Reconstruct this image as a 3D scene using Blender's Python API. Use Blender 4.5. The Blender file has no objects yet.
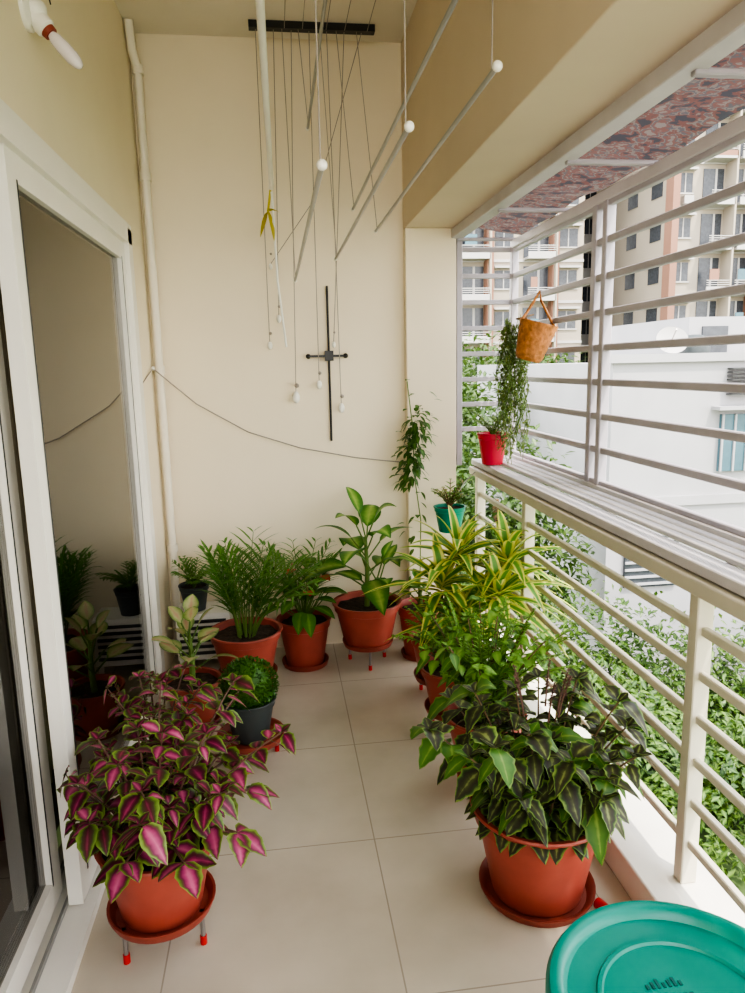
import bpy, math, random
from mathutils import Vector, Matrix
V=Vector
# ---------------------------------------------------------------- camera
F=717.0
R=Matrix(((0.9909,0.0444,-0.1268),(-0.1327,0.1748,-0.9756),(-0.0211,0.9836,0.1792)))
cam=bpy.data.cameras.new("camera"); co=bpy.data.objects.new("camera",cam)
bpy.context.scene.collection.objects.link(co)
cam.sensor_fit='VERTICAL'; cam.sensor_height=36; cam.lens=36*F/993
co.rotation_euler=R.to_euler(); co.location=(0,0,1.5)
cam.clip_start=0.02; cam.clip_end=500
bpy.context.scene.camera=co

# ---------------------------------------------------------------- materials
def newmat(name):
    m=bpy.data.materials.new(name); m.use_nodes=True
    nt=m.node_tree; b=nt.nodes["Principled BSDF"]
    return m,nt,b
def c4(c): return (c[0],c[1],c[2],1)
def mat(name,col,rough=0.6,metal=0.0,var=0.08,scale=6,bump=0.0,spec=0.5,stretch=None):
    m,nt,b=newmat(name)
    tc=nt.nodes.new("ShaderNodeTexCoord"); n=nt.nodes.new("ShaderNodeTexNoise")
    n.inputs["Scale"].default_value=scale; n.inputs["Detail"].default_value=5
    src=tc.outputs["Object"]
    if stretch:
        mp=nt.nodes.new("ShaderNodeMapping"); mp.inputs["Scale"].default_value=stretch
        nt.links.new(src,mp.inputs[0]); src=mp.outputs[0]
    nt.links.new(src,n.inputs["Vector"])
    r=nt.nodes.new("ShaderNodeValToRGB")
    r.color_ramp.elements[0].position=.3; r.color_ramp.elements[1].position=.7
    r.color_ramp.elements[0].color=c4([max(0,x*(1-var)) for x in col])
    r.color_ramp.elements[1].color=c4([min(1,x*(1+var)) for x in col])
    nt.links.new(n.outputs["Fac"],r.inputs[0]); nt.links.new(r.outputs[0],b.inputs["Base Color"])
    b.inputs["Roughness"].default_value=rough; b.inputs["Metallic"].default_value=metal
    b.inputs["Specular IOR Level"].default_value=spec
    if bump:
        bp=nt.nodes.new("ShaderNodeBump"); bp.inputs["Strength"].default_value=bump; bp.inputs["Distance"].default_value=.01
        nt.links.new(n.outputs["Fac"],bp.inputs["Height"]); nt.links.new(bp.outputs[0],b.inputs["Normal"])
    return m
def leafmat(name,stops,noise=0.3,nscale=25,rough=0.4,trans=0.3):
    """stops across leaf: 0 = midrib, 1 = margin"""
    m,nt,b=newmat(name)
    uv=nt.nodes.new("ShaderNodeUVMap"); sp=nt.nodes.new("ShaderNodeSeparateXYZ"); nt.links.new(uv.outputs[0],sp.inputs[0])
    def M(op,a,bv=None):
        k=nt.nodes.new("ShaderNodeMath"); k.operation=op
        for i,x in enumerate((a,bv)):
            if x is None: continue
            if isinstance(x,(int,float)): k.inputs[i].default_value=x
            else: nt.links.new(x,k.inputs[i])
        return k.outputs[0]
    u=M('MULTIPLY',M('ABSOLUTE',M('SUBTRACT',sp.outputs[0],.5)),2.0)
    tip=M('POWER',M('ABSOLUTE',M('SUBTRACT',M('MULTIPLY',sp.outputs[1],2.0),1.0)),6.0)
    uu=M('ADD',u,M('MULTIPLY',tip,.5))
    tc=nt.nodes.new("ShaderNodeTexCoord"); n=nt.nodes.new("ShaderNodeTexNoise"); n.inputs["Scale"].default_value=nscale
    nt.links.new(tc.outputs["Object"],n.inputs["Vector"])
    f=M('ADD',uu,M('MULTIPLY',M('SUBTRACT',n.outputs["Fac"],.5),noise*2))
    r=nt.nodes.new("ShaderNodeValToRGB"); cr=r.color_ramp
    cr.elements[0].position=stops[0][0]; cr.elements[0].color=c4(stops[0][1])
    cr.elements[1].position=stops[-1][0]; cr.elements[1].color=c4(stops[-1][1])
    for p,c in stops[1:-1]:
        e=cr.elements.new(p); e.color=c4(c)
    nt.links.new(f,r.inputs[0]); nt.links.new(r.outputs[0],b.inputs["Base Color"])
    b.inputs["Roughness"].default_value=rough
    t=nt.nodes.new("ShaderNodeBsdfTranslucent"); nt.links.new(r.outputs[0],t.inputs[0])
    mx=nt.nodes.new("ShaderNodeMixShader"); mx.inputs[0].default_value=trans
    nt.links.new(b.outputs[0],mx.inputs[1]); nt.links.new(t.outputs[0],mx.inputs[2])
    nt.links.new(mx.outputs[0],nt.nodes["Material Output"].inputs[0])
    return m

wallM=mat("cream_paint",(.81,.715,.545),.75,var=.035,scale=1.6,bump=.03)
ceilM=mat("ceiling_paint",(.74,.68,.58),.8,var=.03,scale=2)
beamM=mat("beam_paint_shaded",(.66,.555,.42),.75,var=.04,scale=2,bump=.03)  # darker brown-cream: the beam's shade is put into the colour
whiteM=mat("white_enamel",(.80,.74,.62),.4,var=.03)
grillM=mat("grille_paint_shaded",(.40,.37,.40),.45,var=.08)  # white-grey metal, its purple-grey shadow tone painted into the base colour
shelfM=mat("shelf_paint",(.56,.53,.54),.45,var=.08)
railM=mat("railing_paint",(.62,.57,.46),.45,var=.05)
frameM=mat("door_frame_upvc",(.78,.75,.68),.35,var=.02)
gasket=mat("rubber_gasket",(.05,.05,.05),.6)
terra=mat("terracotta_plastic",(.38,.075,.05),.45,var=.18,scale=7)
terraD=mat("terracotta_saucer",(.28,.055,.035),.5,var=.15,scale=7)
soil=mat("soil",(.055,.035,.022),.95,var=.5,scale=60,bump=.8)
darkpot=mat("dark_grey_pot",(.05,.06,.06),.5,var=.2)
metalM=mat("stand_metal",(.35,.33,.32),.35,metal=.8)
redM=mat("red_plastic",(.50,.015,.015),.4)
redpotM=mat("red_pot_plastic",(.58,.015,.05),.4)
stemG=mat("green_stem",(.12,.2,.04),.6)
stemB=mat("woody_stem",(.16,.10,.05),.8,var=.3,scale=30)
stemP=mat("purple_stem",(.14,.07,.05),.6)
blackM=mat("black_metal",(.02,.02,.02),.4)
alu=mat("rod_aluminium",(.36,.36,.35),.35,metal=.6)
strM=mat("cord",(.34,.30,.26),.8)
whitep=mat("white_plastic",(.82,.80,.73),.35,var=.02)
tealM=mat("teal_plastic",(0.0,.25,.195),.3,var=.07)
tealD=mat("teal_marking",(0.0,.10,.09),.5)
greenP=mat("green_pot_plastic",(.0,.26,.17),.4)
wicker=mat("orange_wicker",(.42,.17,.05),.7,var=.35,scale=50,bump=.6)
marble=mat("marble_sill",(.74,.71,.64),.3,var=.08,scale=5)
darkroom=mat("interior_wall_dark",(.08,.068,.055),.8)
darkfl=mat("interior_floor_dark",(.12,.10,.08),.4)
curtainM=mat("curtain_cloth",(.36,.31,.235),.9,var=.12,scale=8)

# camouflage awning cloth
camo,nt,b=newmat("camouflage_cloth")
tc=nt.nodes.new("ShaderNodeTexCoord"); n=nt.nodes.new("ShaderNodeTexNoise"); n.inputs["Scale"].default_value=20; n.inputs["Detail"].default_value=3
nt.links.new(tc.outputs["Object"],n.inputs["Vector"])
r=nt.nodes.new("ShaderNodeValToRGB"); r.color_ramp.interpolation='CONSTANT'
cr=r.color_ramp; cr.elements[0].position=0; cr.elements[0].color=(.05,.05,.06,1); cr.elements[1].position=.42; cr.elements[1].color=(.12,.062,.058,1)
for p,c in ((.49,(.14,.12,.115)),(.53,(.08,.08,.09)),(.57,(.13,.07,.065)),(.64,(.15,.13,.125))):
    e=cr.elements.new(p); e.color=c4(c)
nt.links.new(n.outputs["Fac"],r.inputs[0]); nt.links.new(r.outputs[0],b.inputs["Base Color"]); b.inputs["Roughness"].default_value=.8
t=nt.nodes.new("ShaderNodeBsdfTranslucent"); nt.links.new(r.outputs[0],t.inputs[0])
mx=nt.nodes.new("ShaderNodeMixShader"); mx.inputs[0].default_value=.3
nt.links.new(b.outputs[0],mx.inputs[1]); nt.links.new(t.outputs[0],mx.inputs[2]); nt.links.new(mx.outputs[0],nt.nodes["Material Output"].inputs[0])

# glass
glass,nt,b=newmat("door_glass")
nt.nodes.remove(b)
tr=nt.nodes.new("ShaderNodeBsdfTransparent"); tr.inputs[0].default_value=(.62,.60,.55,1)
gl=nt.nodes.new("ShaderNodeBsdfGlossy"); gl.inputs["Roughness"].default_value=.015; gl.inputs[0].default_value=(.95,.95,.95,1)
fr=nt.nodes.new("ShaderNodeFresnel"); fr.inputs[0].default_value=2.1
mx=nt.nodes.new("ShaderNodeMixShader"); nt.links.new(fr.outputs[0],mx.inputs[0]); nt.links.new(tr.outputs[0],mx.inputs[1]); nt.links.new(gl.outputs[0],mx.inputs[2])
nt.links.new(mx.outputs[0],nt.nodes["Material Output"].inputs[0])

# tile floor
tile,nt,b=newmat("floor_tile")
tc=nt.nodes.new("ShaderNodeTexCoord"); sp=nt.nodes.new("ShaderNodeSeparateXYZ"); nt.links.new(tc.outputs["Object"],sp.inputs[0])
def M(op,a,bv=None,c=None):
    k=nt.nodes.new("ShaderNodeMath"); k.operation=op
    for i,x in enumerate((a,bv,c)):
        if x is None: continue
        if isinstance(x,(int,float)): k.inputs[i].default_value=x
        else: nt.links.new(x,k.inputs[i])
    return k.outputs[0]
def edge(o,off):
    f=M('FRACT',M('ADD',M('DIVIDE',M('SUBTRACT',o,off),.595),20.0))
    return M('LESS_THAN',M('MINIMUM',f,M('SUBTRACT',1.0,f)),.0034)
g=M('MAXIMUM',edge(sp.outputs[0],.25),edge(sp.outputs[1],2.06))
n=nt.nodes.new("ShaderNodeTexNoise"); n.inputs["Scale"].default_value=3; n.inputs["Detail"].default_value=8; nt.links.new(tc.outputs["Object"],n.inputs["Vector"])
r=nt.nodes.new("ShaderNodeValToRGB"); r.color_ramp.elements[0].color=(.49,.43,.34,1); r.color_ramp.elements[1].color=(.61,.545,.44,1)
r.color_ramp.elements[0].position=.3; r.color_ramp.elements[1].position=.7
nt.links.new(n.outputs["Fac"],r.inputs[0])
mc=nt.nodes.new("ShaderNodeMixRGB"); nt.links.new(g,mc.inputs[0]); nt.links.new(r.outputs[0],mc.inputs[1]); mc.inputs[2].default_value=(.36,.31,.25,1)
nt.links.new(mc.outputs[0],b.inputs["Base Color"]); b.inputs["Roughness"].default_value=.25

# leaf materials
coleusM=leafmat("coleus_leaf",[(0,(.40,.06,.15)),(.14,(.24,.025,.08)),(.34,(.11,.015,.035)),(.58,(.09,.03,.025)),(.70,(.10,.15,.03)),(1,(.23,.34,.06))],noise=.22,nscale=30)
coleusG=leafmat("coleus_leaf_green",[(0,(.30,.05,.10)),(.2,(.13,.03,.04)),(.5,(.08,.07,.03)),(.7,(.12,.20,.035)),(1,(.24,.36,.07))],noise=.25,nscale=30)
coleusP=leafmat("coleus_leaf_pink",[(0,(.60,.14,.27)),(.3,(.42,.06,.17)),(.55,(.19,.025,.07)),(.72,(.12,.11,.03)),(.85,(.18,.28,.05)),(1,(.26,.36,.08))],noise=.25,nscale=30)
palmM=leafmat("palm_leaf",[(0,(.20,.36,.06)),(.3,(.10,.25,.035)),(1,(.075,.20,.03))],noise=.2)
dieM=leafmat("dieffenbachia_leaf",[(0,(.36,.48,.12)),(.3,(.20,.36,.07)),(.55,(.09,.24,.035)),(1,(.05,.17,.025))],noise=.2,nscale=35)
songM=leafmat("song_of_india_leaf",[(0,(.12,.30,.05)),(.45,(.15,.34,.06)),(.56,(.62,.62,.12)),(1,(.74,.70,.20))],noise=.04,trans=.35)
bushM=leafmat("serrated_leaf",[(0,(.26,.38,.08)),(.15,(.11,.24,.04)),(.8,(.06,.16,.025)),(1,(.20,.30,.06))],noise=.15,nscale=40)
bush2M=leafmat("dark_serrated_leaf",[(0,(.24,.28,.09)),(.10,(.10,.11,.04)),(.3,(.06,.06,.03)),(.5,(.05,.038,.03)),(.74,(.05,.085,.028)),(.88,(.16,.25,.06)),(1,(.24,.34,.08))],noise=.3,nscale=45)
fernM=leafmat("feathery_leaf",[(0,(.26,.44,.08)),(1,(.13,.29,.04))],noise=.3)
topM=leafmat("topiary_leaf",[(0,(.09,.22,.025)),(1,(.04,.13,.015))],noise=.4)
caladM=leafmat("caladium_leaf",[(0,(.55,.35,.22)),(.3,(.50,.48,.24)),(.7,(.35,.40,.14)),(1,(.15,.27,.06))],noise=.3,nscale=40)
anthM=leafmat("anthurium_spathe",[(0,(.7,.03,.02)),(1,(.6,.02,.02))],noise=.1)
vineM=leafmat("vine_leaf",[(0,(.12,.23,.045)),(1,(.045,.12,.025))],noise=.3)
turtM=leafmat("trailing_leaf",[(0,(.24,.28,.08)),(1,(.10,.15,.04))],noise=.4,nscale=10)
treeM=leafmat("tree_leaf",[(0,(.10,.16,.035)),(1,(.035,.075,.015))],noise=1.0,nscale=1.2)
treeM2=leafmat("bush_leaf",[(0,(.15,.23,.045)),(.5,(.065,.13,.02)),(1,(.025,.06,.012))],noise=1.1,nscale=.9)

# ---------------------------------------------------------------- mesh builder
class MB:
    def __init__(s): s.v=[];s.f=[];s.m=[];s.uv=[];s.mats=[]
    def mi(s,m):
        if m not in s.mats: s.mats.append(m)
        return s.mats.index(m)
    def face(s,idx,m,uv=None):
        s.f.append(idx); s.m.append(s.mi(m)); s.uv.append(uv or [(0.5,.5)]*len(idx))
    def box(s,a,b,m):
        a=V(a);b=V(b);k=len(s.v)
        for z in (a.z,b.z):
            for x,y in ((a.x,a.y),(b.x,a.y),(b.x,b.y),(a.x,b.y)): s.v.append(V((x,y,z)))
        for q in ((3,2,1,0),(4,5,6,7),(0,1,5,4),(1,2,6,5),(2,3,7,6),(3,0,4,7)): s.face([k+i for i in q],m)
    def lathe(s,prof,c,m,n=40,M=None):
        c=V(c);k=len(s.v)
        for r,z in prof:
            for i in range(n):
                a=2*math.pi*i/n; p=V((r*math.cos(a),r*math.sin(a),z))
                if M: p=M@p
                s.v.append(c+p)
        for j in range(len(prof)-1):
            for i in range(n):
                i2=(i+1)%n; s.face([k+j*n+i,k+j*n+i2,k+(j+1)*n+i2,k+(j+1)*n+i],m)
    def disc(s,r,c,m,n=32,amp=0):
        c=V(c);k=len(s.v); s.v.append(c)
        for i in range(n):
            a=2*math.pi*i/n; s.v.append(c+V((r*math.cos(a),r*math.sin(a),amp*random.uniform(-1,1))))
        for i in range(n): s.face([k,k+1+i,k+1+(i+1)%n],m)
    def tube(s,pts,r,m,n=8,cap=True):
        pts=[V(p) for p in pts]; L=len(pts)
        rs=r if isinstance(r,(list,tuple)) else [r]*L
        k=len(s.v); prev=None
        for j,p in enumerate(pts):
            t=(pts[min(j+1,L-1)]-pts[max(j-1,0)]).normalized()
            if prev is None:
                a=V((0,0,1)) if abs(t.z)<.9 else V((1,0,0))
                u=t.cross(a).normalized()
            else:
                u=(prev-prev.dot(t)*t).normalized()
            prev=u; w=t.cross(u)
            for i in range(n):
                an=2*math.pi*i/n; s.v.append(p+rs[j]*(math.cos(an)*u+math.sin(an)*w))
        for j in range(L-1):
            for i in range(n):
                i2=(i+1)%n; s.face([k+j*n+i,k+j*n+i2,k+(j+1)*n+i2,k+(j+1)*n+i],m)
        if cap:
            s.face([k+i for i in range(n)][::-1],m); s.face([k+(L-1)*n+i for i in range(n)],m)
    def ball(s,c,r,m,n=12,sc=(1,1,1)):
        prof=[]
        h=n//2+1
        for j in range(h+1):
            a=-math.pi/2+math.pi*j/h; prof.append((max(1e-4,r*math.cos(a)*sc[0]),r*math.sin(a)*sc[2]))
        s.lathe(prof,c,m,n)
    def leaf(s,base,d,L,W,m,droop=.3,shape='ovate',fold=.15,n=7,roll=0,serr=0,tw=0):
        base=V(base); d=V(d).normalized()
        up=V((0,0,1))
        side=d.cross(up)
        if side.length<.05: side=V((math.cos(roll*7),math.sin(roll*7),0))
        side.normalize(); nor=side.cross(d).normalized()
        cr,sr=math.cos(roll),math.sin(roll)
        side,nor=side*cr+nor*sr, nor*cr-side*sr
        k=len(s.v)
        for j in range(n+1):
            t=j/n
            c=base+d*(L*t)-up*(droop*L*t*t)
            if shape=='ovate': w=math.sin(math.pi*min(1,t**.75))**.85 if t<1 else 0
            elif shape=='lance': w=(math.sin(math.pi*min(1,t**.6*.98+.02)))**.7 if t<1 else 0
            else: w=(min(1,.45+t*2.2))*(1-t**3) 
            w*=W/2
            if serr and j%2: w*=1+serr
            if t==0 and shape=='ovate': w=W*.05
            s.v.append(c+side*w+nor*(fold*w)); s.v.append(c); s.v.append(c-side*w+nor*(fold*w))
        for j in range(n):
            a=k+3*j; v0,v1=j/n,(j+1)/n
            s.face([a,a+1,a+4,a+3],m,[(0,v0),(.5,v0),(.5,v1),(0,v1)])
            s.face([a+1,a+2,a+5,a+4],m,[(.5,v0),(1,v0),(1,v1),(.5,v1)])
    def build(s,name,smooth=True,clamp=False,sharp=None,loc=None):
        if clamp:
            for v in s.v:
                v.x=max(v.x,-.56); v.y=min(v.y,3.715)
        me=bpy.data.meshes.new(name); 
        off=V(loc) if loc else V((0,0,0))
        me.from_pydata([tuple(v-off) for v in s.v],[],s.f)
        for m in s.mats: me.materials.append(m)
        me.polygons.foreach_set("material_index",s.m)
        uvl=me.uv_layers.new(name="UVMap")
        flat=[]
        for u in s.uv:
            for q in u: flat+= [q[0],q[1]]
        uvl.data.foreach_set("uv",flat)
        if smooth:
            me.polygons.foreach_set("use_smooth",[True]*len(s.f))
            try: me.set_sharp_from_angle(angle=math.radians(sharp or 40))
            except Exception: pass
        me.update()
        o=bpy.data.objects.new(name,me); bpy.context.scene.collection.objects.link(o)
        o.location=off
        return o
def rnd(a,b): return random.uniform(a,b)
def bx(name,a,b,m,bev=0):
    mb=MB(); mb.box(a,b,m); o=mb.build(name,smooth=False)
    if bev:
        md=o.modifiers.new("bevel",'BEVEL'); md.width=bev; md.segments=2
    return o

# ---------------------------------------------------------------- room shell
YB=3.74; XL=-.60; ZC=3.03
bx("floor",(-.62,-1.4,-.15),(1.16,YB,0),tile)
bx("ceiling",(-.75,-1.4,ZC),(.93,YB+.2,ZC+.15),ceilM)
bx("wall_back",(-.80,YB,-.15),(.93,YB+.2,ZC),wallM)
mb=MB()
mb.box((-.80,3.28,-.15),(XL,YB,ZC),wallM)
mb.box((-.80,-1.4,2.10),(XL,3.28,ZC),wallM)
mb.box((-.80,-1.4,-.15),(XL,.55,2.10),wallM)
mb.build("wall_left",smooth=False)
bx("column",(.67,3.68,0),(.93,YB,2.17),wallM,.004)
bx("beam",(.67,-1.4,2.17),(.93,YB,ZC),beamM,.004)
bx("curb",(.93,-1.38,0),(1.16,3.74,.10),marble,.006)
bx("wall_front",(-.8,-1.5,-.15),(.93,-1.4,1.0),wallM)
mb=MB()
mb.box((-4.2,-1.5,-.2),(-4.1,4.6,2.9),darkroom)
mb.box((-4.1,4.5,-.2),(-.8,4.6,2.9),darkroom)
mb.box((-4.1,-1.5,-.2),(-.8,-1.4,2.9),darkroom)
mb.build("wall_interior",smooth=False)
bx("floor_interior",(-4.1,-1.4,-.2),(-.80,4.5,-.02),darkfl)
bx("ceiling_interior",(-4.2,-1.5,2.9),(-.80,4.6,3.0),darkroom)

# ---------------------------------------------------------------- sliding door
mb=MB()
mb.box((-.74,3.20,0),(-.575,3.28,2.08),frameM)
mb.box((-.74,.55,2.02),(-.575,3.28,2.10),frameM)
mb.box((-.74,.55,0),(-.565,3.28,.03),frameM)
mb.box((-.74,.55,0),(-.575,.62,2.08),frameM)
for x in (-.70,-.645): mb.box((x-.004,.6,.03),(x+.004,3.2,.045),alu)
def sash(xc,y0,y1,w=.075):
    mb.box((xc-.02,y0,.04),(xc+.02,y0+w,2.02),frameM); mb.box((xc-.02,y1-w,.04),(xc+.02,y1,2.02),frameM)
    mb.box((xc-.02,y0+w,.04),(xc+.02,y1-w,.04+w),frameM); mb.box((xc-.02,y0+w,2.02-w),(xc+.02,y1-w,2.02),frameM)
    mb.box((xc-.003,y0+w,.04+w),(xc+.003,y1-w,2.02-w),glass)
    g=.008
    mb.box((xc+.0205,y0+w-g,.04+w-g),(xc+.0215,y0+w,2.02-w+g),gasket)
    mb.box((xc+.0205,y1-w,.04+w-g),(xc+.0215,y1-w+g,2.02-w+g),gasket)
sash(-.615,1.86,3.20,.07); sash(-.69,.66,1.93)
o=mb.build("sliding_glass_door",smooth=False); md=o.modifiers.new("bevel",'BEVEL'); md.width=.003; md.segments=1
mb=MB(); k=0
N=180
for i in range(N+1):
    y=2.05+2.2*i/N; x=-.92+.035*math.sin(i*.75)+.01*math.sin(i*2.1)
    mb.v.append(V((x,y,.0))); mb.v.append(V((x,y,2.4)))
for i in range(N): mb.face([2*i,2*i+2,2*i+3,2*i+1],curtainM)
mb.build("curtain",sharp=180)

# ---------------------------------------------------------------- railing
mb=MB()
for y in (-1.3,.33,1.62,2.90,3.64): mb.box((1.027,y-.020,.10),(1.073,y+.020,.93),railM)
mb.box((1.0,-1.38,.925),(1.10,3.68,.965),railM)
for z in (.82,.70,.58,.46,.34,.22): mb.box((1.04,-1.38,z-.012),(1.06,3.70,z+.012),railM)
o=mb.build("balcony_railing",smooth=False); md=o.modifiers.new("bevel",'BEVEL'); md.width=.003; md.segments=1

# window grille cage
mb=MB()
XO=1.24; XI=.935
for y in (3.70,2.72,2.63,.9,-.5):
    mb.box((XO-.018,y-.018,1.0),(XO+.018,y+.018,2.10),grillM)
mb.box((XI,3.69,.97),(XI+.03,3.72,2.14),grillM)
for k in range(9):
    z=1.03+.13*k
    mb.box((XO-.012,-1.38,z-.013),(XO+.012,3.70,z+.013),grillM)
    if k: mb.box((XI,3.70,z-.012),(XO,3.72,z+.012),grillM)
mb.box((XO-.02,-1.38,.985),(XO+.02,3.71,1.025),shelfM)
for x in (1.115,1.155,1.195): mb.box((x-.014,-1.38,.995),(x+.014,3.71,1.012),shelfM)
mb.box((1.02,-1.38,.97),(1.09,3.71,1.0),shelfM)
for y in (3.69,3.0,2.3,1.6,.9,.2): mb.box((1.03,y-.012,.975),(XO,y+.012,.995),grillM)
mb.box((XI-.03,-1.38,2.12),(XI+.03,3.71,2.165),shelfM)
mb.box((XO-.02,-1.38,2.075),(XO+.02,3.71,2.115),shelfM)
for y in (3.69,3.0,2.3,1.6,.9,.2):
    mb.box((XI,y-.012,2.11),(XO,y+.012,2.125),grillM)
o=mb.build("window_grille",smooth=False); md=o.modifiers.new("bevel",'BEVEL'); md.width=.003; md.segments=1
mb=MB(); NX,NY=6,80
for j in range(NY+1):
    for i in range(NX+1):
        x=.975+.31*i/NX; y=-1.35+5.06*j/NY
        mb.v.append(V((x,y,2.185-.03*i/NX+.008*math.sin(y*5+x*9)+.006*math.sin(y*13))))
for j in range(NY):
    for i in range(NX):
        a=j*(NX+1)+i; mb.face([a,a+1,a+NX+2,a+NX+1],camo)
mb.build("awning_cloth",sharp=180)

# ---------------------------------------------------------------- pots
def pot(mb,x,y,z,Rr,h,m=None,band=True):
    m=m or terra
    r0=.70*Rr
    pr=[(.001,0),(r0*.97,0),(r0,.01),(.90*Rr,.74*h),(.91*Rr,.80*h),(.97*Rr,.82*h),(.985*Rr,.95*h),(1.03*Rr,.96*h),(1.045*Rr,.98*h),(1.03*Rr,h),(.97*Rr,h),(.94*Rr,.985*h),(.90*Rr,.84*h)]
    mb.lathe(pr,(x,y,z),m)
    mb.disc(.915*Rr,(x,y,z+.87*h),soil,amp=.006)
    return V((x,y,z+.87*h))
def saucer(mb,x,y,z,r,m=None):
    mb.lathe([(.001,.004),(r*.85,.004),(r*.95,.025),(r,.027),(r,.022),(r*.93,0),(.001,0)],(x,y,z),m or terraD)
def stand(mb,x,y,r,h,rot=.4):
    saucer(mb,x,y,h,r)
    for i in range(3):
        a=rot+2*math.pi*i/3; X=x+r*.80*math.cos(a);Y=y+r*.80*math.sin(a)
        mb.tube([(X,Y,.012),(X,Y,h+.004)],.0065,metalM)
        mb.tube([(X,Y,0),(X,Y,.025)],.009,redM)
def stemcurve(O,az,tilt,L,n=7,curve=.5):
    pts=[];p=V(O);
    for i in range(n+1):
        t=i/n; an=tilt*(curve+(1-curve)*t*1.6)
        if i>0: p=p+V((math.sin(an)*math.cos(az),math.sin(an)*math.sin(az),math.cos(an)))*(L/n)
        pts.append(p.copy())
    return pts
def bushy(mb,O,stems,H,tiltmax,LL,LW,mats,stem,nodes=5,start=.35,serr=.12,r0=.03,droop=.35,shape='ovate',bias=None,rs=.004,lmin=.72):
    for i in range(stems):
        az=i*2.399+rnd(-.3,.3); q=math.sqrt((i+.5)/stems); tilt=tiltmax*q
        L=H*rnd(lmin,1.1)
        o=V(O)+V((math.cos(az),math.sin(az),0))*r0*q
        pts=stemcurve(o,az,tilt,L)
        if bias: pts=[p+V(bias)*(j/len(pts))**1.5 for j,p in enumerate(pts)]
        mb.tube(pts,[rs*(1-.5*j/len(pts)) for j in range(len(pts))],stem,n=5)
        for k in range(nodes):
            t=start+(1-start)*(k+1)/nodes; f=t*(len(pts)-1); a=min(int(f),len(pts)-2)
            p=pts[a].lerp(pts[a+1],f-a); ax=(pts[a+1]-pts[a]).normalized()
            u=ax.cross(V((.3,.2,1))).normalized(); w=ax.cross(u)
            an=k*math.pi/2+rnd(-.4,.4)+i
            for sgn in (0,math.pi):
                d=(u*math.cos(an+sgn)+w*math.sin(an+sgn))+ax*rnd(.15,.6)
                d.z=max(d.z,-.35); s=rnd(.6,1.2)*(1-.25*abs(t-.8))
                mb.leaf(p+d.normalized()*.008,d,LL*s,LW*s,random.choice(mats),droop=droop*rnd(.6,1.5),shape=shape,n=8,roll=rnd(-.45,.45),serr=serr,fold=rnd(.05,.3))
        for q2 in range(4):
            an=q2*1.57+i; d=V((math.cos(an),math.sin(an),.7))
            mb.leaf(pts[-1],d,LL*.6,LW*.55,random.choice(mats),droop=.2,n=6,serr=serr)
def frond(mb,O,az,tilt,L,lL,lW,m,stem,pairs=14,curve=.35,start=.3):
    pts=stemcurve(O,az,tilt,L,n=10,curve=curve)
    mb.tube(pts,[.004*(1-.7*j/len(pts)) for j in range(len(pts))],stem,n=5)
    for k in range(pairs):
        t=start+(1-start)*k/(pairs-1); f=t*(len(pts)-1); a=min(int(f),len(pts)-2)
        p=pts[a].lerp(pts[a+1],f-a); ax=(pts[a+1]-pts[a]).normalized()
        sd=ax.cross(V((0,0,1)))
        if sd.length<.1: sd=V((-math.sin(az),math.cos(az),0))
        sd.normalize()
        s=math.sin(math.pi*(.18+.78*(t-start)/(1-start)))**.6
        for sg in (-1,1):
            mb.leaf(p,sd*sg*.8+ax*.75+V((0,0,.15)),lL*s,lW,m,droop=rnd(.2,.45),shape='lance',n=4,fold=.2)
def rosette(mb,c,n,L,W,m,droop=.55,tmin=.15,tmax=1.5,lean=None):
    for i in range(n):
        az=i*2.399+rnd(-.2,.2); ti=tmin+(tmax-tmin)*((i+.5)/n)**.8
        d=V((math.sin(ti)*math.cos(az),math.sin(ti)*math.sin(az),math.cos(ti)))
        if lean: d+=V(lean)
        mb.leaf(V(c)+V((0,0,.06*(1-i/n))),d,L*rnd(.8,1.1),W,m,droop=droop*rnd(.6,1.3),shape='lance',n=9,fold=.25,roll=rnd(-.2,.2))
def broad(mb,O,H,n,L,W,m,stem,z0=.25,tilt=1.0,droop=.35,pet=.12):
    O=V(O); mb.tube([O,O+V((.005,0,H*.5)),O+V((0,.005,H))],[.014,.012,.008],stem,n=8)
    for i in range(n):
        t=i/(n-1); az=i*2.399; z=H*(z0+(1-z0)*t); ti=tilt*(1.15-.85*t)
        d=V((math.sin(ti)*math.cos(az),math.sin(ti)*math.sin(az),math.cos(ti)))
        p=O+V((0,0,z)); e=p+d*pet
        mb.tube([p,p+d*pet*.5,e],.004,stem,n=5)
        dl=d.copy(); dl.z-=.25
        mb.leaf(e,dl,L*rnd(.85,1.1)*(1-.2*t),W*(1-.2*t),m,droop=droop*rnd(.7,1.3),n=9,fold=.18,roll=rnd(-.3,.3))

random.seed(7)
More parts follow.
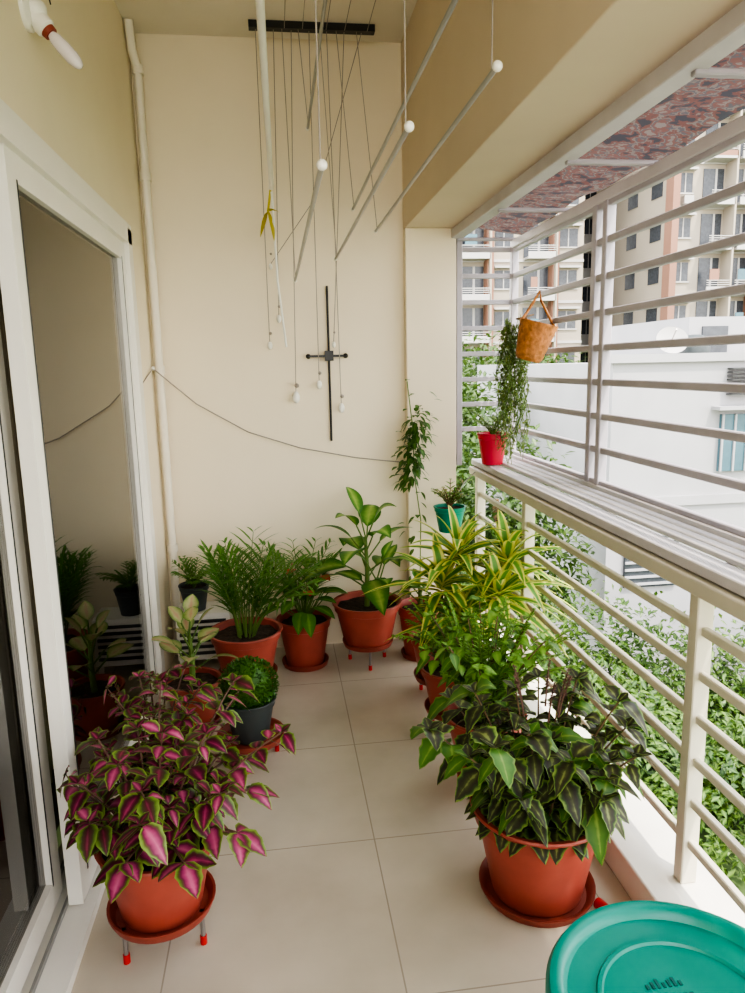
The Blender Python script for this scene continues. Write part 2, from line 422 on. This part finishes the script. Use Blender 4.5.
# coleus, front left
mb=MB(); x,y=-.36,1.75
stand(mb,x,y,.14,.095,rot=-.35); O=pot(mb,x,y,.10,.15,.21)
bushy(mb,O,26,.38,.85,.062,.046,[coleusM,coleusG,coleusP,coleusM],stemP,nodes=8,start=.2,bias=(0.02,.02,0.0),r0=.07,lmin=.5,droop=.45)
for az,L,ti in ((.15,.27,1.2),(-.55,.28,1.25),(.75,.26,1.1),(-1.1,.22,1.3),(-1.8,.2,1.2)):
    pts=stemcurve(O,az,ti,L,curve=.6); mb.tube(pts,.0035,stemP,n=5)
    for j in (3,5,7):
        for sg in (-1,1):
            q=az+sg*rnd(.7,1.4)
            mb.leaf(pts[j],(math.cos(q),math.sin(q),rnd(-.3,.4)),rnd(.065,.09),rnd(.050,.062),random.choice([coleusP,coleusM,coleusP]),n=8,serr=.12,droop=rnd(.3,.8),roll=rnd(-.5,.5))
    mb.leaf(pts[-1],(math.cos(az),math.sin(az),-.2),.085,.060,coleusP,n=8,serr=.12)
mb.build("potted_coleus",clamp=True)
mb=MB(); x,y=-.43,2.22
stand(mb,x,y,.11,.08); O=pot(mb,x,y,.09,.115,.18)
bushy(mb,O,11,.30,.65,.060,.040,[coleusM,coleusG,coleusP],stemP,nodes=6,start=.25)
mb.build("potted_coleus",clamp=True)
# topiary
mb=MB(); x,y=-.155,2.62
stand(mb,x,y,.13,.085); O=pot(mb,x,y,.095,.10,.16,darkpot)
cc=O+V((0,0,.075))
mb.ball(cc,.09,topM,n=16)
for i in range(2600):
    d=V((random.gauss(0,1),random.gauss(0,1),random.gauss(0,1))).normalized()
    p=cc+V((d.x*.108,d.y*.108,d.z*.095))*rnd(.85,1.04); d2=d+V((rnd(-.8,.8),rnd(-.8,.8),rnd(-.6,.8)))
    mb.leaf(p,d2,.013,.009,topM,n=2,droop=.1)
mb.build("potted_topiary_bush",clamp=True)
# caladium
mb=MB(); x,y=-.41,2.96
saucer(mb,x,y,0,.11); O=pot(mb,x,y,.01,.12,.19)
broad(mb,O,.22,12,.15,.085,caladM,stemG,pet=.09,tilt=.85)
mb.build("potted_caladium",clamp=True)
# palm
mb=MB(); x,y=-.19,3.22
stand(mb,x,y,.14,.08); O=pot(mb,x,y,.09,.165,.22)
for i in range(28):
    az=i*2.399; o=O+V((math.cos(az),math.sin(az),0))*rnd(.01,.05)
    k=.6 if math.cos(az)<-.2 else 1.15
    frond(mb,o,az,rnd(.2,.95)*k,rnd(.36,.48)*(.85+.15*k),.23,.013,palmM,stemG,pairs=8,start=.3)
mb.build("potted_areca_palm",clamp=True)
# anthurium
mb=MB(); x,y=.09,3.50
saucer(mb,x,y,0,.12); O=pot(mb,x,y,.01,.135,.24)
for i in range(20):
    az=i*2.399; ti=rnd(.2,1.0); L=rnd(.12,.28); d=V((math.sin(ti)*math.cos(az),math.sin(ti)*math.sin(az),math.cos(ti)))
    mb.tube([O,O+d*L*.5,O+d*L],.003,stemG,n=5); dl=d.copy(); dl.z-=.7
    mb.leaf(O+d*L,dl,.14,.075,dieM if i%4==0 else palmM,droop=.4,n=8)
for i in range(12):
    az=i*2.399
    frond(mb,O,az,rnd(.2,.7),rnd(.34,.46),.18,.012,palmM,stemG,pairs=8)
for dx,dy,h in ((.09,-.06,.26),(.02,-.1,.20),(-.05,-.05,.30)):
    e=O+V((dx,dy,h)); mb.tube([O,e],.003,stemG,n=5)
    mb.leaf(e,(dx*4,-.5,.1),.07,.06,anthM,n=6); mb.tube([e,e+V((0,-.02,.04))],.004,caladM,n=6)
mb.build("potted_anthurium",clamp=True)
# dieffenbachia
mb=MB(); x,y=.41,3.46
stand(mb,x,y,.13,.10,rot=.5); O=pot(mb,x,y,.11,.17,.22)
broad(mb,O+V((.0,0,0)),.36,15,.30,.14,dieM,stemG,z0=.2,tilt=1.1,pet=.12,droop=.5)
broad(mb,O+V((.05,-.05,0)),.16,6,.20,.09,dieM,stemG,tilt=1.0)
mb.build("potted_dieffenbachia",clamp=True)
# climber at column
mb=MB(); x,y=.69,3.50
saucer(mb,x,y,0,.10); O=pot(mb,x,y,.01,.115,.27)
pts=[O,O+V((.02,.08,.2)),V((.72,3.60,.7)),V((.69,3.62,.95)),V((.69,3.62,1.15)),V((.66,3.62,1.42))]
mb.tube(pts,.003,stemG,n=5)
for i in range(260):
    t=rnd(0,1)
    z=.92+.36*t if i<225 else rnd(.4,1.42)
    c=V((.69+.02*math.sin(z*11),3.60,z)); d=V((rnd(-1,1),rnd(-1,.3),rnd(-.8,.5)))
    s=rnd(.0,.09)
    mb.leaf(c+d.normalized()*s,d,.042,.026,vineM,n=5,droop=.4)
broad(mb,O,.12,8,.10,.05,dieM,stemG,pet=.06)
mb.build("potted_climbing_vine",clamp=True)
# song of india
mb=MB(); x,y=.69,3.04
stand(mb,x,y,.12,.08); O=pot(mb,x,y,.09,.135,.20)
for hx,hy,hz,n in ((.06,-.10,.38,28),(.26,-.16,.36,28),(-.03,-.18,.28,24),(.18,-.30,.26,26),(.02,-.32,.18,20),(.28,-.05,.2,20)):
    e=O+V((hx,hy,hz)); mb.tube([O,O+V((hx*.4,hy*.4,hz*.6)),e],.008,stemB,n=6)
    rosette(mb,e,n,.34,.050,songM,tmax=1.6,droop=.5,lean=(.15,0,0))
mb.build("potted_song_of_india",clamp=True)
# mid right feathery plant
mb=MB(); x,y=.67,2.70
stand(mb,x,y,.12,.09); O=pot(mb,x,y,.10,.135,.19)
for i in range(34):
    az=i*2.399; frond(mb,O+V((math.cos(az)*.03,math.sin(az)*.03,0)),az,rnd(.15,1.0),rnd(.20,.34),.055,.014,fernM,stemG,pairs=14,start=.2)
mb.build("potted_feathery_fern",clamp=True)
mb=MB(); x,y=.68,2.28
stand(mb,x,y,.12,.08); O=pot(mb,x,y,.09,.14,.20)
bushy(mb,O,18,.38,.62,.055,.034,[bushM,fernM],stemB,nodes=10,start=.15,droop=.5)
for i in range(36):
    az=i*2.399; frond(mb,O+V((math.cos(az)*.03,math.sin(az)*.03,0)),az,rnd(.15,.95),rnd(.28,.46),.055,.013,fernM,stemG,pairs=16,start=.2)
mb.build("potted_leafy_shrub",clamp=True)
# near right dark plant
mb=MB(); x,y=.685,1.77
saucer(mb,x,y,0,.165); O=pot(mb,x,y,.008,.185,.27)
bushy(mb,O,32,.36,.70,.078,.055,[bush2M,bush2M,bush2M,bushM],stemB,nodes=8,start=.12,droop=.6,serr=.2,r0=.10,lmin=.55)
for i in range(14):
    az=i*2.399/1.0; p=O+V((math.cos(az)*.12,math.sin(az)*.12,.03))
    for q in (-.5,.5): mb.leaf(p,(math.cos(az+q),math.sin(az+q),.3),.10,.065,bush2M,n=8,serr=.2,droop=.7)
for i in range(6):
    az=i*2.399; pts=stemcurve(O+V((math.cos(az)*.05,math.sin(az)*.05,.3)),az,.25,.13)
    mb.tube(pts,[.003*(1-.6*j/len(pts)) for j in range(len(pts))],stemP,n=5)
    for j in range(60):
        p=pts[3].lerp(pts[7],rnd(0,1)); mb.leaf(p,(rnd(-1,1),rnd(-1,1),.3),.010,.006,stemP,n=2)
mb.build("potted_dark_coleus",clamp=True)

# white planter box with small dark pot in far-left corner
mb=MB()
mb.box((-.545,3.50,.06),(-.28,3.70,.30),whitep)
for i in range(6): mb.box((-.53,3.492,.09+.033*i),(-.30,3.50,.105+.033*i),gasket)
for a in (-.54,-.31):
    for c in (3.51,3.67): mb.box((a,c,0),(a+.02,c+.02,.06),whitep)
mb.build("white_crate",smooth=False)
mb=MB(); O=pot(mb,-.455,3.58,.302,.075,.13,darkpot)
for i in range(16):
    az=i*2.399; frond(mb,O,az,rnd(.3,1.2),rnd(.12,.20),.06,.012,palmM,stemG,pairs=7)
mb.build("small_potted_fern",clamp=True)

# ledge red pot + hanging basket + trailing plant + green pot
mb=MB(); O=pot(mb,1.06,3.46,1.004,.075,.155,redpotM)
for i in range(14):
    az=i*2.399; frond(mb,O,az,rnd(.3,1.2),rnd(.10,.2),.04,.012,turtM,stemG,pairs=6)
mb.build("red_flower_pot")
mb=MB(); Mx=Matrix.Rotation(math.radians(14),3,'Y')@Matrix.Rotation(math.radians(8),3,'X')
c=V((1.125,3.15,1.51))
pr=[(.001,0),(.05,0),(.058,.01)]+[(.06+.024*k/9+(.002 if k%2 else 0),.012+.15*k/9) for k in range(10)]+[(.087,.17),(.080,.172),(.076,.14)]
mb.lathe(pr,c,wicker,n=28,M=Mx)
top=c+Mx@V((0,0,.14)); mb.disc(.074,top,soil)
mb.tube([c+Mx@V((-.08,0,.16)),c+V((.02,0,.25)),c+V((.05,0,.30)),c+V((.055,0,.26)),c+Mx@V((.08,0,.16))],.006,wicker,n=6)
mb.build("hanging_wicker_basket")
mb=MB()
for i in range(60):
    x0=1.12+rnd(-.07,.06); y0=3.29+rnd(-.06,.07); z0=1.68+rnd(-.05,.04); L=rnd(.35,.66); pts=[V((x0,y0,z0))]
    for k in range(1,9):
        pts.append(V((x0+.02*math.sin(k+i)-.01*k/8,y0+.02*math.cos(k*1.3+i),z0-L*k/8)))
    mb.tube(pts,.0015,stemG,n=4)
    for k in range(36):
        f=rnd(0,7.99); a=int(f); p=pts[a].lerp(pts[a+1],f-a)
        mb.leaf(p,(rnd(-1,1),rnd(-1,1),rnd(-.6,.6)),.018,.013,turtM,n=3)
mb.tube([(1.15,3.24,1.70),(1.12,3.3,1.70),(1.21,3.32,1.72)],.004,stemB,n=5)
mb.build("trailing_turtle_vine")
mb=MB(); O=pot(mb,.85,3.50,.66,.08,.13,greenP)
mb.tube([(.85,3.50,.78),(.93,3.53,.90),(.995,3.54,.955)],.003,metalM)
for i in range(14):
    az=i*2.399; frond(mb,O,az,rnd(.3,1.0),rnd(.10,.18),.05,.018,dieM if i%3 else caladM,stemB,pairs=5)
mb.build("green_hanging_pot")

# ---------------------------------------------------------------- clothes airer
mb=MB()
mb.box((-.05,3.56,3.0),(.52,3.60,3.03),blackM)
mb.box((-.05,1.55,3.0),(.62,1.59,3.03),blackM)
rods=[(.484,2.105,1.57),(.297,1.985,1.57),(.109,1.89,1.50),(.381,2.20,1.40),(.19,2.536,1.45)]
for i,(x,z,y0) in enumerate(rods):
    mb.tube([(x,y0,z),(x,3.40,z)],.006,alu,n=10)
    mb.ball((x,y0,z),.011,whitep); mb.ball((x,3.41,z),.009,whitep)
    mb.tube([(x,y0+.04,z),(x,y0+.02,3.0)],.0018,strM,n=5)
    mb.tube([(x,3.36,z),(x*.9,3.57,3.0)],.0018,strM,n=5)
    mb.tube([(x,1.6,3.0),(x,3.56,3.0)],.0018,strM,n=5)
mb.tube([(.0,1.45,2.28),(.02,3.38,2.28)],.010,whitep,n=10); mb.ball((.0,1.45,2.28),.014,whitep)
mb.tube([(0,1.5,2.28),(0,1.5,3.0)],.0018,strM,n=5)
ends=[(-.02,1.62,.008),(.03,1.75,.008),(.10,1.36,.012),(.22,1.42,.009),(.33,1.30,.010),(.30,1.62,.006),(.0,2.0,.006)]
for i,(x,z,r) in enumerate(ends):
    xs=-.02+.08*i
    mb.tube([(xs,3.58,3.0),(xs*.5+x*.5,3.64,2.3),(x,3.70,z)],.002,strM,n=5)
    mb.ball((x,3.70,z-.01),r*1.6,whitep,sc=(1,1,1.6))
    mb.ball((x+.005,3.70,z+.05),r,strM)
mb.tube([(.02,3.40,2.27),(.03,3.5,1.9),(.06,3.6,1.6)],.006,whitep,n=6)
mb.build("ceiling_clothes_drying_rack")
yel=mat("yellow_cloth",(.62,.52,.07),.8,var=.2)
mb=MB()
mb.leaf((.0,3.42,2.20),(.15,-.2,-1),.15,.07,yel,n=6,droop=0,roll=.6); mb.leaf((.0,3.42,2.19),(-.35,-.1,-1),.12,.06,yel,n=6,droop=0,roll=-.5)
mb.leaf((.0,3.42,2.19),(.5,-.2,.2),.06,.05,yel,n=6,droop=.5)
mb.tube([(.015,3.42,2.28),(.0,3.42,2.19)],.006,yel,n=6)
mb.build("yellow_cloth_tie")
# cleat
mb=MB()
mb.tube([(.276,3.728,1.12),(.276,3.728,1.90)],.006,blackM)
mb.box((.17,3.708,1.548),(.36,3.722,1.560),blackM)
for x in (.17,.36): mb.ball((x,3.715,1.554),.013,blackM)
mb.box((.255,3.70,1.53),(.297,3.74,1.58),blackM)
mb.build("wall_cleat_hook",smooth=False)
# cord
mb=MB()
P=[(-.59,3.66,1.51),(-.40,3.72,1.33),(-.15,3.72,1.18),(.11,3.72,1.09),(.40,3.70,1.03),(.65,3.66,1.0),(.72,3.66,.99)]
mb.tube(P,.003,strM,n=5); mb.tube([(-.60,3.30,1.42),(-.59,3.66,1.51)],.0025,strM,n=5)
mb.ball((-.59,3.66,1.51),.01,whitep)
mb.build("clothes_line_cord")
# pipe in corner
mb=MB()
mb.tube([(-.565,3.70,.02),(-.565,3.70,2.86),(-.575,3.64,2.92),(-.575,3.60,ZC)],.020,whiteM,n=14)
for z in (.6,1.5,2.4,2.86): mb.tube([(-.565,3.70,z-.02),(-.565,3.70,z+.02)],.026,whiteM,n=14)
mb.build("drain_pipe")
# lamp
glow=mat("frosted_bulb",(.72,.66,.66),.15)
mb=MB(); a=V((-.585,2.15,2.42)); d=V((.60,.0,-.68)).normalized(); q=d.to_track_quat('Z','Y').to_matrix()
mb.lathe([(.001,0),(.055,0),(.055,.01),(.04,.02),(.001,.02)],(-.60,2.15,2.43),whitep,n=28,M=Matrix.Rotation(math.pi/2,3,'Y'))
mb.ball(a+V((.01,0,.005)),.030,whitep)
mb.lathe([(.001,0),(.022,0),(.024,.03),(.026,.034),(.026,.05),(.020,.055),(.001,.055)],a,whitep,n=24,M=q)
mb.lathe([(.018,.048),(.020,.05),(.018,.068),(.001,.069)],a,terraD,n=24,M=q)
mb.lathe([(.010,.066),(.016,.082),(.018,.11),(.018,.14),(.014,.16),(.007,.17),(.001,.172)],a,glow,n=24,M=q)
mb.tube([a+V((0,0,.05)),a+V((.04,-.03,.10)),a+V((.05,0,.02))],.002,blackM,n=5)
mb.build("wall_bulb_lamp")
# teal tub
mb=MB(); c=(.64,.95,0)
pr=[(.19,0),(.20,.0),(.19,.02),(.205,.36),(.225,.37),(.235,.40),(.235,.435),(.228,.447),(.215,.45),(.205,.445),(.198,.43),(.15,.428),(.147,.433),(.140,.433),(.137,.428),(.05,.43),(.001,.431)]
mb.lathe(pr,c,tealM,n=72)
for i in range(7):
    mb.box((c[0]-.05+.010*i,c[1]+.045,.4305),(c[0]-.045+.010*i,c[1]+.055+.004*(i%3),.4314),tealD)
for i in range(8):
    mb.box((c[0]-.06+.011*i,c[1]+.025,.4305),(c[0]-.053+.011*i,c[1]+.030,.4314),tealD)
mb.build("teal_plastic_tub")
mb=MB(); mb.tube([(.825,1.67,.014),(.85,1.61,.016),(.86,1.58,.016)],[.016,.014,.008],redM,n=10)
mb.build("red_brush")

# ---------------------------------------------------------------- exterior
concr=mat("tower_cream",(.37,.32,.26),.8,var=.04,scale=.3)
orange=mat("tower_terracotta",(.27,.145,.10),.8,var=.06,scale=.3)
towerW=mat("tower_white",(.43,.41,.39),.8,var=.03)
winD=mat("window_dark_glass",(.06,.065,.075),.2,var=.2)
winB=mat("window_blue_shutter",(.07,.14,.17),.3)
bldW=mat("white_building_paint",(.35,.34,.345),.8,var=.08,scale=.6)
groundM=mat("lawn",(.07,.11,.03),.95,var=.35,scale=.8)
bx("ground_lawn",(-60,-30,-6.3),(140,140,-6.0),groundM)
def tower(name,x0,x1,y,H,bay=3.2,col=concr,seed=1):
    random.seed(seed); mb=MB()
    mb.box((x0,y,-6),(x1,y+12,H),col)
    nb=int((x1-x0)/bay); bw=(x1-x0)/nb; nf=int((H+6)/3.0)
    kinds=[("b","w","b","b","w")[(i+seed)%5] for i in range(nb)]
    for i in range(nb):
        xa=x0+i*bw
        if kinds[i]=='w': mb.box((xa-.25,y-.9,-6),(xa+.25,y+.1,H+.5),orange)
        for f in range(nf):
            z=-6+3*f
            if kinds[i]=='b':
                mb.box((xa+.25,y-1.3,z),(xa+bw-.1,y,z+.16),towerW)
                mb.box((xa+.25,y-1.3,z+.16),(xa+bw-.1,y-1.2,z+.5),orange if (f*2+i)%5==0 else towerW)
                for k in range(3): mb.box((xa+.25,y-1.28,z+.6+.15*k),(xa+bw-.1,y-1.24,z+.65+.15*k),towerW)
                mb.box((xa+.3,y-.06,z+.2),(xa+bw-.3,y+.02,z+2.6),winD)
                mb.box((xa+bw*.55,y-.08,z+.2),(xa+bw*.62,y,z+2.6),towerW)
                mb.box((xa+bw-.15,y-1.3,z),(xa+bw-.02,y,z+3),col)
                if random.random()<.4:
                    mb.box((xa+.5,y-1.2,z+.9),(xa+.5+rnd(.4,.9),y-1.15,z+1.7),random.choice([orange,winB,towerW]))
            else:
                mb.box((xa+.6,y-.06,z+1.0),(xa+bw-.5,y+.02,z+2.3),winD)
                mb.box((xa+.45,y-.5,z+2.45),(xa+bw-.35,y,z+2.6),towerW)
                mb.box((xa+.5,y-.10,z+.9),(xa+bw-.4,y,z+1.0),towerW)
                mb.box((xa+bw/2-.04,y-.09,z+1.0),(xa+bw/2+.04,y,z+2.3),towerW)
                if random.random()<.5: mb.box((xa+bw-1.3,y-.5,z+.2),(xa+bw-.6,y,z+.75),towerW)
    for f in range(nf):
        z=-6+3*f
        mb.box((x0,y-.12,z-.1),(x1,y,z+.1),towerW)
        for k in range(3):
            ya=y+1+3.6*k
            mb.box((x0-.05,ya,z+1.0),(x0+.02,ya+1.5,z+2.3),winD)
            mb.box((x0-.5,ya-.1,z+2.4),(x0,ya+1.6,z+2.55),towerW)
    return mb.build(name,smooth=False)
tower("apartment_tower",11,23.5,54,56,seed=2,bay=2.5)
tower("apartment_tower",24.5,37,66,64,col=towerW,seed=5,bay=2.6)
tower("apartment_tower",38,76,54,62,seed=9,bay=2.7)
tower("apartment_tower",28,36.5,50,60,seed=11,bay=2.1)
mb=MB()
mb.box((6.8,14,-6),(22,24,1.45),bldW)
mb.box((6.7,13.9,1.45),(22,14.1,1.62),bldW)
mb.box((9.0,15,1.45),(11.5,19,2.4),bldW); mb.box((9.3,14.96,1.5),(9.9,15.0,2.2),winD)
mb.box((7.2,13.93,-3.3),(8.4,14.0,-2.2),winD)
for k in range(7): mb.box((7.2,13.90,-3.25+.16*k),(8.4,13.93,-3.20+.16*k),bldW)
mb.box((9.2,13.92,-.85),(10.4,14.0,.35),winB)
for k in range(5): mb.box((9.2+.28*k,13.88,-.85),(9.24+.28*k,13.93,.35),bldW)
mb.box((9.0,13.7,.45),(10.6,14.0,.52),bldW)
for k in range(8): mb.box((9.3,13.8,.75+.075*k),(10.3,13.99,.78+.075*k),gasket)
mb.box((11.6,13.92,-3.3),(13.4,14.0,-2.0),winD)
mb.box((6.8,13.94,-1.55),(22,14.0,-1.35),bldW)
mb.build("white_neighbour_building",smooth=False)
mb=MB()
mb.lathe([(.001,0),(.30,0),(.32,.1),(.32,.4),(.25,.5),(.1,.55),(.001,.55)],(8.9,14.6,1.46),darkpot,n=24)
mb.build("rooftop_water_tank")
mb=MB(); q=V((-.3,-1,.6)).to_track_quat('Z','Y').to_matrix()
mb.lathe([(.001,0),(.12,.01),(.24,.05),(.32,.10)],(8.2,14.3,1.85),towerW,n=24,M=q)
mb.tube([(8.2,14.3,1.46),(8.2,14.3,1.87)],.02,metalM); mb.tube([(8.2,14.3,1.87),(8.1,13.95,2.1)],.012,metalM)
mb.build("satellite_dish")
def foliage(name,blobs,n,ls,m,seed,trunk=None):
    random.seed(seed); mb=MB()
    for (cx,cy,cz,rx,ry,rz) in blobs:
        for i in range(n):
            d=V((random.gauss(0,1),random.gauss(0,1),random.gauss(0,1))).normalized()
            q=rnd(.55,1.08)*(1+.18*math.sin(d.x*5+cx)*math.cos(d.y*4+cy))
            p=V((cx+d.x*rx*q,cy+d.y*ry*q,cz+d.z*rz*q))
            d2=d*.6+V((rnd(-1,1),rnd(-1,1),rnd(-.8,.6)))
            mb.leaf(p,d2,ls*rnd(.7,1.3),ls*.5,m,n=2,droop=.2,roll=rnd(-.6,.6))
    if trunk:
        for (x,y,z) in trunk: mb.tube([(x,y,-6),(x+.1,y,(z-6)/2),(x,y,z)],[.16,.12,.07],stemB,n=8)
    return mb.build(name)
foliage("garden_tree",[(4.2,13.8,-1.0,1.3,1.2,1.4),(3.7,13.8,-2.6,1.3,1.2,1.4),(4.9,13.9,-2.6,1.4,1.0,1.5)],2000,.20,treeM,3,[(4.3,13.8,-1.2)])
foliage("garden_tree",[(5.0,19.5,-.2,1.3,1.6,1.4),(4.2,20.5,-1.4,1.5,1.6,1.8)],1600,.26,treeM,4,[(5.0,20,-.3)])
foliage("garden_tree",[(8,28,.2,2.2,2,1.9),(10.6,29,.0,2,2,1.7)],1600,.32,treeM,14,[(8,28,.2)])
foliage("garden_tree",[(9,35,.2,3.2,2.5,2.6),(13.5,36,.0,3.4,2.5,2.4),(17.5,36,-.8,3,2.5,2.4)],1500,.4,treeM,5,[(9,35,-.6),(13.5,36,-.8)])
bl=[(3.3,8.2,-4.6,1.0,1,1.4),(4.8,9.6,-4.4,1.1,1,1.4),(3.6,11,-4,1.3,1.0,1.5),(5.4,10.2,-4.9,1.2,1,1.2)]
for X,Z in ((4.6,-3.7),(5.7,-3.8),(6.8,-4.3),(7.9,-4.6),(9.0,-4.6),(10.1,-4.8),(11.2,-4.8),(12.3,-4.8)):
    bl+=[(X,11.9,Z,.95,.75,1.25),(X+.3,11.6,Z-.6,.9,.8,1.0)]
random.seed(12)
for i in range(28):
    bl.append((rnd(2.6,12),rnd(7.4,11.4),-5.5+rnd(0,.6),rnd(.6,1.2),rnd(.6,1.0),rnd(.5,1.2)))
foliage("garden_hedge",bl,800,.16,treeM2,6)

# ---------------------------------------------------------------- light
w=bpy.data.worlds.new("sky"); bpy.context.scene.world=w; w.use_nodes=True
nt=w.node_tree; bg=nt.nodes["Background"]
tc=nt.nodes.new("ShaderNodeTexCoord"); sp=nt.nodes.new("ShaderNodeSeparateXYZ"); nt.links.new(tc.outputs["Generated"],sp.inputs[0])
r=nt.nodes.new("ShaderNodeValToRGB"); r.color_ramp.elements[0].position=.0; r.color_ramp.elements[0].color=(1,.97,.91,1)
r.color_ramp.elements[1].position=.6; r.color_ramp.elements[1].color=(.88,.92,1,1)
nt.links.new(sp.outputs[2],r.inputs[0]); nt.links.new(r.outputs[0],bg.inputs[0]); bg.inputs[1].default_value=2.5
sl=bpy.data.lights.new("sun",'SUN'); sl.energy=3.0; sl.angle=math.radians(1.0); sl.color=(1,.91,.78)
so=bpy.data.objects.new("sun",sl); bpy.context.scene.collection.objects.link(so)
so.rotation_euler=V((-.26,.45,-.9)).to_track_quat('-Z','Y').to_euler()
bpy.context.scene.view_settings.view_transform='AgX'
bpy.context.scene.view_settings.exposure=1.1
try: bpy.context.scene.view_settings.look='AgX - High Contrast'
except Exception: pass
